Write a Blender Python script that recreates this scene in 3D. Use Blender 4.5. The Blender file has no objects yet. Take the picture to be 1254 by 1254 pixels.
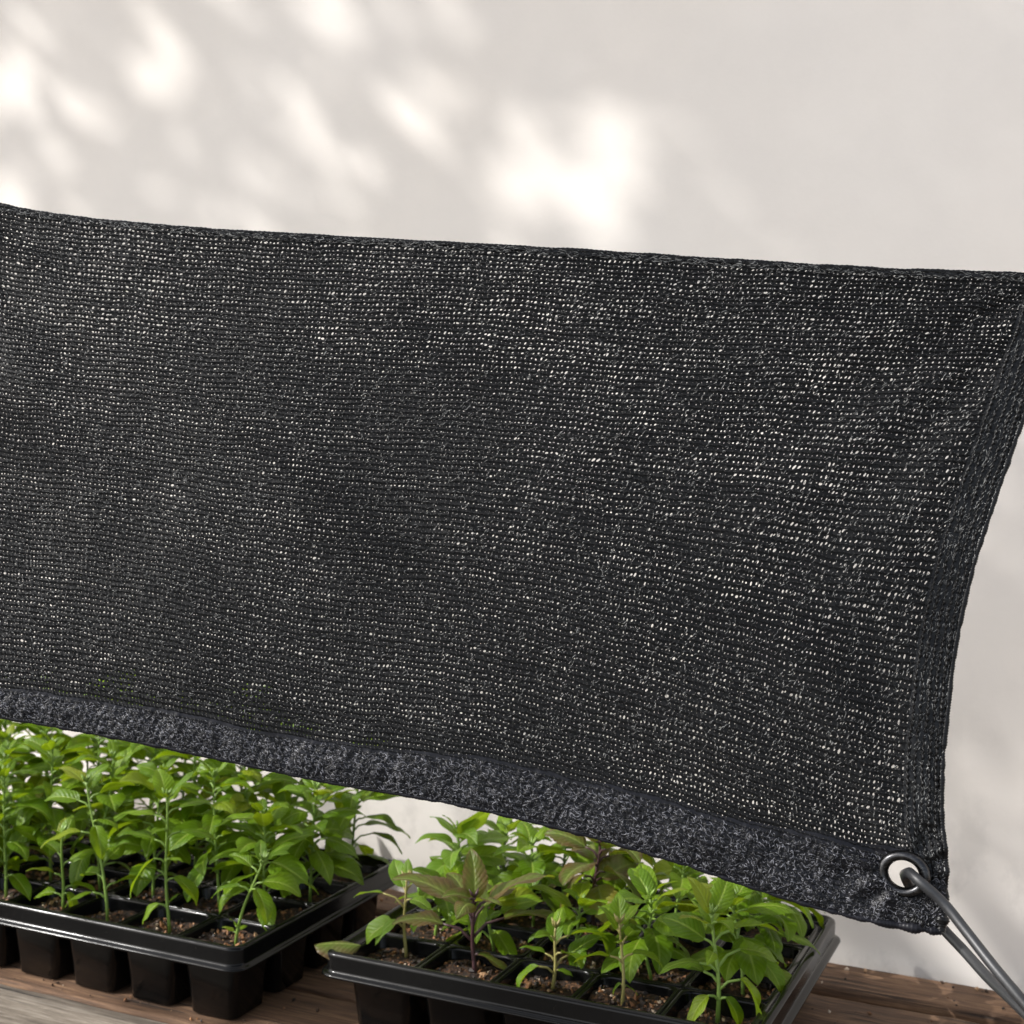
import bpy, math, random
import numpy as np
from mathutils import Vector, Matrix
random.seed(7); rng = np.random.default_rng(7)
scene = bpy.context.scene
C = scene.collection
R = math.radians

# ------------------------------------------------------------------ helpers
def tag(o, label=None, cat=None, group=None, kind=None):
    if label: o['label'] = label
    if cat: o['category'] = cat
    if group: o['group'] = group
    if kind: o['kind'] = kind
    return o

def link(name, data, parent=None):
    o = bpy.data.objects.new(name, data); C.objects.link(o)
    if parent is not None: o.parent = parent
    return o

def empty(name, loc, label, cat, group=None, rz=0):
    o = link(name, None); o.location = loc; o.rotation_euler.z = rz
    o.empty_display_size = .01
    return tag(o, label, cat, group)

def np_mesh(name, v, q, mats, smooth=True):
    v = np.ascontiguousarray(v, dtype=np.float32).reshape(-1, 3); q = np.ascontiguousarray(q, dtype=np.int32)
    k = q.shape[1]
    used = np.unique(q); remap = np.full(len(v), -1, np.int32); remap[used] = np.arange(len(used))
    v = v[used]; q = remap[q]
    me = bpy.data.meshes.new(name)
    me.vertices.add(len(v)); me.vertices.foreach_set('co', v.ravel())
    me.loops.add(q.size); me.loops.foreach_set('vertex_index', q.ravel())
    me.polygons.add(len(q)); me.polygons.foreach_set('loop_start', np.arange(0, q.size, k, dtype=np.int32))
    me.polygons.foreach_set('loop_total', np.full(len(q), k, np.int32))
    me.polygons.foreach_set('use_smooth', np.full(len(q), smooth, bool))
    me.update(calc_edges=True); me.validate()
    for m in (mats if isinstance(mats, (list, tuple)) else [mats]): me.materials.append(m)
    return me

class MB:
    """collects vertices and faces of one mesh"""
    def __init__(s): s.v = []; s.f = []; s.m = []
    def add(s, v, f, m=0):
        b = len(s.v); s.v += [tuple(p) for p in v]; s.f += [tuple(i + b for i in g) for g in f]; s.m += [m] * len(f)
    def loft(s, loops, cap0=False, cap1=False, m=0):
        n = len(loops[0]); v = [p for l in loops for p in l]; f = []
        for i in range(len(loops) - 1):
            for j in range(n):
                a, b = i * n + j, i * n + (j + 1) % n
                f.append((a, b, b + n, a + n))
        if cap0: f.append(tuple(reversed(range(n))))
        if cap1: f.append(tuple((len(loops) - 1) * n + j for j in range(n)))
        s.add(v, f, m)
    def tube(s, pts, rad, sides=8, m=0, cap=True):
        pts = [Vector(p) for p in pts]; n = len(pts)
        if not isinstance(rad, (list, tuple)): rad = [rad] * n
        loops = []; up = None
        for i, p in enumerate(pts):
            t = (pts[min(i + 1, n - 1)] - pts[max(i - 1, 0)]).normalized()
            if up is None:
                up = Vector((0, 0, 1)) if abs(t.z) < .9 else Vector((1, 0, 0))
            b = t.cross(up).normalized(); up = b.cross(t).normalized()
            loops.append([p + rad[i] * (math.cos(2*math.pi*k/sides) * b + math.sin(2*math.pi*k/sides) * up) for k in range(sides)])
        s.loft(loops, cap, cap, m)
    def mesh(s, name, mats, smooth=True):
        me = bpy.data.meshes.new(name); me.from_pydata(s.v, [], s.f)
        for q in (mats if isinstance(mats, (list, tuple)) else [mats]): me.materials.append(q)
        me.polygons.foreach_set('material_index', s.m); me.polygons.foreach_set('use_smooth', [smooth] * len(s.f))
        me.update(); return me
    def build(s, name, mats, parent=None, smooth=True): return link(name, s.mesh(name, mats, smooth), parent)

def spline(pts, n):
    """Catmull-Rom resampling of control points"""
    P = np.array(pts, float); P = np.vstack([2*P[0]-P[1], P, 2*P[-1]-P[-2]])
    seg = np.linalg.norm(np.diff(P, axis=0), axis=1); k = np.concatenate([[0], np.cumsum(seg)])
    t = np.linspace(k[1], k[-2], n); out = np.zeros((n, 3))
    tang = np.gradient(P, k, axis=0)
    i = np.clip(np.searchsorted(k, t, side='right') - 1, 1, len(P) - 3)
    h = (k[i+1] - k[i]); x = ((t - k[i]) / h)[:, None]; h = h[:, None]
    return ((2*x**3-3*x**2+1)*P[i] + (x**3-2*x**2+x)*h*tang[i] + (-2*x**3+3*x**2)*P[i+1] + (x**3-x**2)*h*tang[i+1])

def smooth_noise(seed, n=14, fmin=1.0, fmax=8.0):
    g = np.random.default_rng(seed)
    fr = np.exp(g.uniform(np.log(fmin), np.log(fmax), n)); an = g.uniform(0, 2*np.pi, n); ph = g.uniform(0, 2*np.pi, n)
    kx, ky = fr*np.cos(an), fr*np.sin(an)
    def f(a, b):
        o = np.zeros(np.broadcast(a, b).shape)
        for x, y, p in zip(kx, ky, ph): o += np.sin(2*np.pi*(x*a + y*b) + p)
        return o / math.sqrt(n / 2)
    return f

# ------------------------------------------------------------------ materials
class NT:
    def __init__(s, name):
        s.m = bpy.data.materials.new(name); s.m.use_nodes = True; s.t = s.m.node_tree
        for n in list(s.t.nodes): s.t.nodes.remove(n)
        s.out = s.n('ShaderNodeOutputMaterial')
    def n(s, typ, ins=None, **kw):
        d = s.t.nodes.new(typ)
        for k, v in kw.items(): setattr(d, k, v)
        for k, v in (ins or {}).items():
            if hasattr(v, 'is_output'): s.t.links.new(v, d.inputs[k])
            else: d.inputs[k].default_value = v
        return d
    def ramp(s, fac, stops, interp='LINEAR'):
        d = s.n('ShaderNodeValToRGB', {'Fac': fac}); cr = d.color_ramp; cr.interpolation = interp
        while len(cr.elements) > 1: cr.elements.remove(cr.elements[-1])
        for i, (p, c) in enumerate(stops):
            e = cr.elements[0] if i == 0 else cr.elements.new(p)
            e.position = p; c = c if isinstance(c, tuple) else (c, c, c); e.color = (*c, 1)
        return d.outputs['Color']
    def mix(s, fac, a, b, mode='MIX'):
        d = s.n('ShaderNodeMix', data_type='RGBA', blend_type=mode)
        for k, v in ((0, fac), (6, a), (7, b)):
            if hasattr(v, 'is_output'): s.t.links.new(v, d.inputs[k])
            else: d.inputs[k].default_value = (*v, 1) if isinstance(v, tuple) and len(v) == 3 else v
        return d.outputs[2]
    def math(s, op, a, b=0.0, c=0.0):
        d = s.n('ShaderNodeMath', operation=op)
        for k, v in ((0, a), (1, b), (2, c)):
            if hasattr(v, 'is_output'): s.t.links.new(v, d.inputs[k])
            else: d.inputs[k].default_value = v
        return d.outputs[0]
    def noise(s, vec, scale, detail=4, rough=.55, out='Fac'):
        return s.n('ShaderNodeTexNoise', {'Vector': vec, 'Scale': scale, 'Detail': detail, 'Roughness': rough}).outputs[out]
    def coord(s, which='Object'): return s.n('ShaderNodeTexCoord').outputs[which]
    def scaled(s, vec, sc): return s.n('ShaderNodeMapping', {'Vector': vec, 'Scale': sc}).outputs[0]
    def bump(s, h, strength=.3, dist=.001): return s.n('ShaderNodeBump', {'Height': h, 'Strength': strength, 'Distance': dist}).outputs[0]
    def pbr(s, **ins):
        b = s.n('ShaderNodeBsdfPrincipled', {k.replace('_', ' '): ((*v, 1) if isinstance(v, tuple) and len(v) == 3 else v) for k, v in ins.items()})
        return b.outputs[0]
    def done(s, sh): s.t.links.new(sh, s.out.inputs['Surface']); return s.m

def simple(name, col, rough, metal=0.0, spec=.5):
    t = NT(name); return t.done(t.pbr(Base_Color=col, Roughness=rough, Metallic=metal, Specular_IOR_Level=spec))

def mat_plaster():
    t = NT('wall_plaster'); co = t.coord()
    big = t.noise(co, 2.2, 5, .6); fine = t.noise(co, 160, 4, .6)
    col = t.mix(t.ramp(big, [(.35, 0.0), (.7, 1.0)]), (.765, .710, .650), (.80, .752, .700))
    sep = t.n('ShaderNodeSeparateXYZ', {'Vector': co}).outputs
    # damp grey weathering where the wall meets the bench
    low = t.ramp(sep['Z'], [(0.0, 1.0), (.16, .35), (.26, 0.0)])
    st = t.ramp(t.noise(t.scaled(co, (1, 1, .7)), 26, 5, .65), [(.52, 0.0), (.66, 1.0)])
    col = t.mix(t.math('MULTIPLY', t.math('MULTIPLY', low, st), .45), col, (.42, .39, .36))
    mid = t.noise(co, 24, 4, .55)
    col = t.mix(t.ramp(t.noise(co, 9, 6, .65), [(.38, 0.0), (.62, .35)]), col, (.70, .655, .61))
    h = t.math('ADD', t.math('MULTIPLY', mid, 1.0), t.math('MULTIPLY', fine, .25))
    return t.done(t.pbr(Base_Color=col, Roughness=.9, Normal=t.bump(h, .25, .002)))

def mat_wood(name, dark, mid, light, seed):
    t = NT(name); co = t.coord(); inf = t.n('ShaderNodeObjectInfo').outputs['Random']
    off = t.n('ShaderNodeCombineXYZ', {'X': t.math('MULTIPLY', inf, 37.0), 'Y': seed, 'Z': t.math('MULTIPLY', inf, 11.0)}).outputs[0]
    v = t.n('ShaderNodeVectorMath', {0: co, 1: off}, operation='ADD').outputs[0]
    gr = t.noise(t.scaled(v, (7.0, 130, 130)), 2.2, 8, .72)
    gr2 = t.noise(t.scaled(v, (14, 260, 260)), 2.0, 4, .65)
    blot = t.noise(v, 7, 4, .6)
    g = t.math('ADD', t.math('MULTIPLY', gr, .7), t.math('MULTIPLY', gr2, .3))
    col = t.ramp(g, [(.34, dark), (.5, mid), (.66, light)])
    col = t.mix(t.ramp(blot, [(.42, 0.0), (.68, .55)]), col, tuple(c * .55 for c in mid))
    kn = t.ramp(t.noise(t.scaled(v, (1, 2.5, 2.5)), 28, 2, .5), [(.70, 0.0), (.76, .75)])
    col = t.mix(kn, col, tuple(c * .35 for c in dark))
    cr = t.ramp(t.noise(t.scaled(v, (5, 190, 190)), 1.6, 2, .5), [(.30, 1.0), (.36, 0.0)])
    col = t.mix(t.math('MULTIPLY', cr, .8), col, tuple(c * .3 for c in dark))
    h = t.math('SUBTRACT', g, t.math('MULTIPLY', cr, .6))
    return t.done(t.pbr(Base_Color=col, Roughness=.8, Normal=t.bump(h, .9, .0016)))

def mat_plastic():
    t = NT('black_tray_plastic'); co = t.coord()
    scuff = t.noise(t.scaled(co, (1, 1, 4)), 55, 5, .7); dust = t.noise(co, 9, 5, .6)
    rg = t.math('ADD', t.math('MULTIPLY', scuff, .22), .06)
    col = t.mix(t.ramp(dust, [(.5, 0.0), (.8, .6)]), (.0035, .0035, .0035), (.008, .0078, .0075))
    col = t.mix(t.ramp(t.noise(co, 420, 2, .5), [(.74, 0.0), (.80, .4)]), col, (.05, .042, .035))
    return t.done(t.pbr(Base_Color=col, Roughness=rg, Specular_IOR_Level=.20, Normal=t.bump(scuff, .08, .0006)))

def mat_soil():
    t = NT('potting_mix'); co = t.coord()
    n1 = t.noise(co, 260, 5, .7); n2 = t.noise(co, 900, 3, .6)
    col = t.ramp(n1, [(.38, (.007, .0035, .0015)), (.53, (.042, .019, .008)), (.68, (.20, .088, .033))])
    h = t.math('ADD', n1, t.math('MULTIPLY', n2, .5))
    return t.done(t.pbr(Base_Color=col, Roughness=.85, Normal=t.bump(h, 1.0, .002)))

def mat_grain():
    t = NT('bark_and_grit'); r_ = t.n('ShaderNodeNewGeometry').outputs['Random Per Island']
    col = t.ramp(r_, [(0, (.014, .008, .005)), (.45, (.045, .024, .012)), (.60, (.17, .075, .028)), (.76, (.30, .14, .055)), (.88, (.42, .25, .13)), (.95, (.58, .46, .34))], 'CONSTANT')
    return t.done(t.pbr(Base_Color=col, Roughness=.65))

def mat_leaf(name, base, pale, vein, edge=None, trans=.38):
    t = NT(name); uv = t.n('ShaderNodeSeparateXYZ', {'Vector': t.coord('UV')}).outputs
    u, v = uv['X'], uv['Y']; inf = t.n('ShaderNodeObjectInfo').outputs['Random']
    co = t.coord()
    av = t.math('ABSOLUTE', v)
    mid = t.ramp(av, [(0.0, 1.0), (.05, .8), (.13, 0.0)])
    # side veins slant towards the tip
    ph = t.math('SUBTRACT', t.math('MULTIPLY', u, 8.5), t.math('MULTIPLY', av, 2.3))
    sv = t.math('ABSOLUTE', t.math('SUBTRACT', t.math('FRACT', ph), .5))
    side = t.ramp(sv, [(0.0, .7), (.06, .35), (.16, 0.0)])
    n = t.noise(co, 2.2, 4, .6)
    col = t.mix(t.math('MULTIPLY', inf, .85), base, pale)
    col = t.mix(t.ramp(n, [(.35, 0.0), (.75, .5)]), col, tuple(c * .72 for c in base))
    if edge:
        ef = t.ramp(t.math('ADD', t.math('MULTIPLY', av, .55), t.math('MULTIPLY', t.noise(co, 3.2, 3, .5), .9)), [(.52, 0.0), (.95, 1.0)])
        col = t.mix(ef, col, edge)
    # some leaves yellowing, brown flecks here and there
    col = t.mix(t.ramp(inf, [(.90, 0.0), (.97, .55)]), col, (.27, .26, .02))
    col = t.mix(t.ramp(t.noise(co, 9, 2, .5), [(.70, 0.0), (.74, .6)]), col, (.10, .075, .02))
    vm = t.math('MAXIMUM', mid, t.math('MULTIPLY', side, .45))
    col = t.mix(t.math('MULTIPLY', vm, .6), col, vein)
    bl = t.math('SUBTRACT', t.math('MULTIPLY', t.math('ABSOLUTE', t.math('SUBTRACT', sv, .5)), -.8), t.math('MULTIPLY', mid, .6))
    nb = t.bump(t.math('ADD', bl, t.math('MULTIPLY', t.noise(co, 14, 3, .5), .5)), .5, .0012)
    p = t.pbr(Base_Color=col, Roughness=.40, Specular_IOR_Level=.30, Normal=nb)
    tc = t.mix(.5, col, (.40, .53, .008), 'MIX')
    tr = t.n('ShaderNodeBsdfTranslucent', {'Color': tc}).outputs[0]
    return t.done(t.n('ShaderNodeMixShader', {0: trans, 1: p, 2: tr}).outputs[0])

def mat_yarn(name, col, r0, r1):
    t = NT(name); co = t.coord()
    n = t.noise(co, 500, 3, .6)
    rg = t.math('ADD', t.math('MULTIPLY', n, r1 - r0), r0)
    return t.done(t.pbr(Base_Color=col, Roughness=rg, Specular_IOR_Level=.22))

def mat_filament(name, dark, grey, share):
    # plastic filament: mostly black, some strands coloured grey in place of sun glints
    t = NT(name); r_ = t.n('ShaderNodeNewGeometry').outputs['Random Per Island']
    col = t.ramp(r_, [(0, dark), (1 - share, dark), (1 - share*.85, tuple(c*.4 for c in grey)), (1, grey)])
    return t.done(t.pbr(Base_Color=col, Roughness=.24, Specular_IOR_Level=.7))

def mat_metal():
    t = NT('gunmetal'); co = t.coord(); n = t.noise(t.scaled(co, (1, 1, 3)), 420, 5, .7)
    return t.done(t.pbr(Base_Color=t.mix(t.ramp(n, [(.5, 0.0), (.72, 1.0)]), (.050, .050, .052), (.12, .118, .115)), Metallic=1.0,
                        Roughness=t.math('ADD', t.math('MULTIPLY', n, .35), .12), Normal=t.bump(n, .12, .0003)))

M = dict(
    wall=mat_plaster(),
    wood=mat_wood('weathered_brown_wood', (.026, .013, .006), (.130, .068, .034), (.31, .180, .095), 3.0),
    grey=mat_wood('weathered_grey_wood', (.035, .026, .018), (.150, .122, .092), (.29, .25, .20), 9.0),
    plastic=mat_plastic(), soil=mat_soil(), grain=mat_grain(),
    leaf=mat_leaf('green_leaf', (.078, .165, .004), (.195, .315, .009), (.35, .46, .08)),
    lime=mat_leaf('lime_leaf', (.13, .25, .02), (.20, .32, .035), (.36, .46, .12), trans=.45),
    bronze=mat_leaf('bronze_leaf', (.092, .140, .018), (.150, .190, .028), (.30, .34, .10), edge=(.105, .062, .026)),
    stem=simple('green_stem', (.17, .27, .045), .45), stem_p=simple('purple_stem', (.055, .024, .026), .45),
    stem_b=simple('tan_stem', (.26, .23, .07), .5),
    yarn=mat_yarn('black_net_yarn', (.006, .006, .0062), .16, .38),
    sheet=mat_yarn('black_net_tape', (.0035, .0035, .0036), .45, .6),
    hem=mat_yarn('black_hem_tape', (.009, .009, .012), .3, .5), fil=mat_filament('net_filament', (.006, .006, .006), (.26, .26, .25), .5), hfil=mat_filament('hem_filament', (.010, .010, .012), (.235, .235, .26), .36), sfil=mat_filament('side_filament', (.006, .006, .006), (.26, .26, .25), .4),
    gun=mat_metal(), cord=None,
    bark=simple('tree_bark', (.10, .075, .055), .9), tleaf=simple('tree_leaf', (.05, .09, .02), .5),
)
def mat_cord():
    t = NT('rubber_cord'); co = t.coord(); n = t.noise(co, 90, 4, .6)
    return t.done(t.pbr(Base_Color=t.mix(n, (.014, .0145, .016), (.030, .031, .033)), Roughness=.42, Normal=t.bump(t.noise(co, 700, 3, .6), .15, .0004)))
M['cord'] = mat_cord()
def mat_ground():
    t = NT('gravel_ground'); co = t.coord()
    return t.done(t.pbr(Base_Color=t.ramp(t.noise(co, 30, 6, .7), [(.3, (.06, .05, .04)), (.7, (.13, .11, .09))]), Roughness=.95))

# ------------------------------------------------------------------ setting
YW = .99; ZG = -.75
g = MB(); g.add([(-60, -60, ZG), (60, -60, ZG), (60, 60, ZG), (-60, 60, ZG)], [(0, 1, 2, 3)])
tag(g.build('ground', mat_ground()), kind='structure')
w = MB()
def box(mb, x0, x1, y0, y1, z0, z1, b=.0, m=0):
    if b <= 0:
        v = [(x, y, z) for z in (z0, z1) for y in (y0, y1) for x in (x0, x1)]
        mb.add(v, [(0, 2, 3, 1), (4, 5, 7, 6), (0, 1, 5, 4), (1, 3, 7, 5), (3, 2, 6, 7), (2, 0, 4, 6)], m); return
    # edges along x softened; subdivided along x so the arrises can waver
    n = max(2, int((x1 - x0) / .02)); sec = []
    prof = [(y0 + b, z0), (y1 - b, z0), (y1, z0 + b), (y1, z1 - b), (y1 - b*.6, z1 - b*.2), (y1 - b*1.6, z1), (y0 + b*1.6, z1), (y0 + b*.6, z1 - b*.2), (y0, z1 - b), (y0, z0 + b)]
    loops = []
    for i in range(n + 1):
        x = x0 + (x1 - x0) * i / n
        loops.append([(x, y + random.gauss(0, b*.16), z + random.gauss(0, b*.16)) for y, z in prof])
    mb.loft(loops, True, True, m)
box(w, -5, 4, YW, YW + .2, ZG, 2.3)
tag(w.build('plaster_wall', M['wall'], smooth=False), 'pale off-white plaster wall dappled with sunlight behind the net', 'wall')

bench = empty('wooden_bench', (-.5, .8, ZG), 'weathered brown wooden slat bench carrying the black seedling trays', 'bench')
def bpart(name, mb, mat, smooth=True):
    o = mb.build(name, mat, bench, smooth); o.location = (.5, -.8, -ZG); return o
for (y0, y1) in ((.674, .752), (.758, .832), (.838, .905), (.921, .967)):
    s_ = MB(); box(s_, -2.2, .9, y0, y1, -.012, -.0003, .0022); bpart('slat', s_, M['wood'])
s_ = MB(); box(s_, -2.2, .9, .655, .6735, -.095, -.0025, .0018); o = bpart('front_board', s_, M['grey']); o['label'] = 'grey weathered front board'
s_ = MB(); box(s_, -2.2, .9, .942, .963, -.095, -.0135, .002); bpart('back_board', s_, M['wood'])
for x in (-2.1, -.62, .8):
    s_ = MB(); box(s_, x, x + .06, .700, .940, -.07, -.0135, .002); bpart('cross_bar', s_, M['wood'])
    for y in (.701, .901):
        s_ = MB(); box(s_, x, x + .06, y, y + .036, ZG, -.0715, .002)
        bpart('leg', s_, M['wood'])

# ------------------------------------------------------------------ seedling trays
PITCH = .053; PY = .049
def rsq(cx, cy, hx, hy, r_, z, n=5):
    out = []
    for sx, sy, a0 in ((1, 1, 0), (-1, 1, 90), (-1, -1, 180), (1, -1, 270)):
        for k in range(n + 1):
            a = R(a0 + 90 * k / n)
            out.append((cx + sx * (hx - r_) + r_ * math.cos(a), cy + sy * (hy - r_) + r_ * math.sin(a), z))
    return out
def cell_mesh():
    h = PITCH / 2 - .00015; b = MB()
    b.loft([rsq(0, 0, .0178, .0178, .005, .0006), rsq(0, 0, .0190, .0190, .006, .0014), rsq(0, 0, .0230, .0230, .007, .0455), rsq(0, 0, .0244, .0244, .006, .0508),
            rsq(0, 0, h, h, .0008, .0512), rsq(0, 0, h, h, .0008, .0524), rsq(0, 0, .0247, .0247, .0075, .0528), rsq(0, 0, .0239, .0239, .0072, .0524),
            rsq(0, 0, .0235, .0235, .007, .0510), rsq(0, 0, .0180, .0180, .005, .0022)], True, True)
    return b.mesh('cell', M['plastic'])
CELL = cell_mesh()
def tray(x0, y0, nx, ny, label, px_=.053, mx=.006, rz=0.0):
    W, D = nx * px_ + 2*mx, ny * PY + .012; fx, fy = px_/PITCH, PY/PITCH
    t = empty('seedling_tray', (x0 + W/2, y0 + D/2, 0), label, 'tray', 'black plastic seedling trays on the bench', rz)
    b = MB()
    prof = [(-.0068, .0529), (-.0052, .0536), (-.0040, .0560), (-.0024, .0571), (-.0010, .0572), (.0004, .0568), (.0013, .0560), (.0016, .0548), (.0014, .0462), (.0018, .0449), (.0034, .0441), (.0050, .0434), (.0053, .0424), (.0044, .0416), (.0018, .0424), (.0002, .0465)]
    b.loft([rsq(0, 0, W/2 + (o if k else -mx - .0008), D/2 + o, max(.009 + o, .002), z, 8) for k, (o, z) in enumerate(prof)])
    b.build('rim', M['plastic'], t)
    soil = MB()
    for i in range(nx):
        for j in range(ny):
            cx, cy = (i + .5 - nx/2) * px_, (j + .5 - ny/2) * PY
            c = link('cell', CELL, t); c.location = (cx, cy, 0); c.scale = (fx, fy, 1)
            # potting mix in this cell
            n = 12; v = []; f = []; zc = .0445 + random.uniform(-.0015, .0020); ph = random.uniform(0, 6)
            for a in range(n + 1):
                for e in range(n + 1):
                    p, q = 2*a/n - 1, 2*e/n - 1
                    pp, qq = p * math.sqrt(1 - q*q*.12), q * math.sqrt(1 - p*p*.12)
                    z = zc + .0022 * math.sin(3*p + ph) * math.cos(2.3*q + ph*1.7) + random.gauss(0, .0007)
                    v.append((cx + pp*.0229*fx, cy + qq*.0229*fy, z))
            for a in range(n):
                for e in range(n):
                    k = a*(n + 1) + e; f.append((k, k + n + 1, k + n + 2, k + 1))
            soil.add(v, f, 0)
            for _ in range(210 if j < 2 else 60):
                s = random.choice([.0005, .0006, .0008, .0010, .0014, .0020]) * random.uniform(.7, 1.2)
                px, py = random.uniform(-.0215, .0215), random.uniform(-.0215, .0215)
                z = zc + .0022 * math.sin(3*px/.0229 + ph) * math.cos(2.3*py/.0229 + ph*1.7) + s*.35
                ax = [Vector((random.gauss(0, 1), random.gauss(0, 1), random.gauss(0, 1))).normalized() for _ in range(2)]
                ux = ax[0]; uy = ux.cross(ax[1]).normalized(); uz = ux.cross(uy)
                o = Vector((cx + px*fx, cy + py*fy, z)); l = random.uniform(1, 1.9)
                q = [o + ux*s*l, o - ux*s*l*random.uniform(.6, 1), o + uy*s, o - uy*s*random.uniform(.6, 1), o + uz*s*.8, o - uz*s*.8]
                soil.add(q, [(0, 2, 4), (2, 1, 4), (1, 3, 4), (3, 0, 4), (2, 0, 5), (1, 2, 5), (3, 1, 5), (0, 3, 5)], 1)
    so = soil.build('potting_soil', [M['soil'], M['grain']], None, False)
    so.location = t.location; so.rotation_euler.z = rz
    return t, so
LX, LY, LNX, LNY = -.5212 - (8*.053 + .012), .6745, 8, 4
RX, RY, RNX, RNY = -.4684, .6966, 5, 4
lt, ls = tray(LX, LY, LNX, LNY, 'black plastic seedling tray filled with tall bushy green pepper seedlings')
rt, rs = tray(RX, RY, RNX, RNY, 'black plastic seedling tray holding shorter mixed green and purple seedlings', .0545, .0082)
tag(ls, 'dark potting soil in the cells of the tall green seedlings tray', 'soil', kind='stuff')
tag(rs, 'dark brown gritty potting soil in the mixed green and purple tray', 'soil', kind='stuff')
def cellpos(side, c, r_, z=.0445):
    if side == 'L': return Vector((LX + .006 + (LNX - 1 - c + .5) * .053, LY + .006 + (r_ + .5) * PY, z))
    return Vector((RX + .0082 + (c + .5) * .0545, RY + .006 + (r_ + .5) * PY, z))

# crumbs of potting mix spilled on the slats
cr_ = MB(); g_ = random.Random(3)
for _ in range(420):
    x = g_.uniform(-1.0, -.02); y = g_.choice([g_.uniform(.677, .692), g_.uniform(.68, .75), g_.uniform(.76, .83), g_.uniform(.84, .903), g_.uniform(.923, .965)])
    s = g_.choice([.0005, .0007, .0009, .0013, .0018]); o = Vector((x, y, s*.4))
    u_ = Vector((g_.gauss(0, 1), g_.gauss(0, 1), g_.gauss(0, .5))).normalized(); w_ = u_.cross(Vector((g_.gauss(0, 1), g_.gauss(0, 1), 1))).normalized(); k_ = u_.cross(w_)
    cr_.add([o + u_*s*1.4, o - u_*s, o + w_*s, o - w_*s*.8, o + k_*s*.7, o - k_*s*.7], [(0, 2, 4), (2, 1, 4), (1, 3, 4), (3, 0, 4), (2, 0, 5), (1, 2, 5), (3, 1, 5), (0, 3, 5)])
tag(cr_.build('soil_crumbs', M['grain'], None, False), 'crumbs of potting soil spilled over the bench slats', 'soil crumbs', kind='stuff')

# ------------------------------------------------------------------ seedlings
def leaf_mesh(mat, seed, wid, droop, fold, curl, taper, toothed=False):
    """unit-length leaf along +X with a folded midrib, a drooping acuminate tip and a short stalk end"""
    g_ = random.Random(seed); n, m = (30, 8) if toothed else (14, 8)
    v = []; f = []; uv = []
    ang = g_.uniform(.05, .25); x = z = 0.0; ph = g_.uniform(0, 6); asym = g_.uniform(-.06, .06)
    for i in range(n + 1):
        t = i / n
        if i:
            a = ang - droop * t ** 1.2
            x += math.cos(a) / n; z += math.sin(a) / n
        wv = max((t ** .62) * ((1 - t) ** taper) * wid * 1.05, .004 if t < .5 else 0.0)
        if toothed and .12 < t < .93: wv *= 1.05 if i % 3 == 0 else (.985 if i % 3 == 1 else .94)
        a = ang - droop * t ** 1.2; nx, nz = -math.sin(a), math.cos(a)
        bend = .10 * math.sin(2.2*t + ph) * t * (1 - .3*t)
        for j in range(m + 1):
            s = 2*j/m - 1
            rip = .035 * wid * math.sin(11*t + ph + (1.5 if s > 0 else 0)) * abs(s) ** 2
            h = fold * abs(s) ** 1.1 * wv - curl * s*s * wv + rip
            v.append((x + nx*h, s * wv * (1 + asym*s) + bend*wid, z + nz*h)); uv.append((t, s))
    for i in range(n):
        for j in range(m):
            k = i*(m + 1) + j; f.append((k, k + m + 1, k + m + 2, k + 1))
    me = bpy.data.meshes.new('leaf'); me.from_pydata(v, [], f); me.materials.append(mat)
    l = me.uv_layers.new(name='UVMap')
    for p in me.polygons:
        p.use_smooth = True
        for li in p.loop_indices: l.data[li].uv = uv[me.loops[li].vertex_index]
    me.update(); return me
LEAVES = {}
for kind, mat in (('green', 'leaf'), ('lime', 'lime'), ('bronze', 'bronze')):
    LEAVES[kind] = []
    for k in range(9):
        g_ = random.Random(100 + k)
        LEAVES[kind].append(leaf_mesh(M[mat], k, g_.uniform(.58, .80) * (1.1 if kind == 'bronze' else 1), g_.uniform(.4, 1.25), g_.uniform(.2, .6), g_.uniform(.1, .45), g_.uniform(.82, 1.1), kind == 'bronze'))
CAM_YAW = R(25.5)
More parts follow.
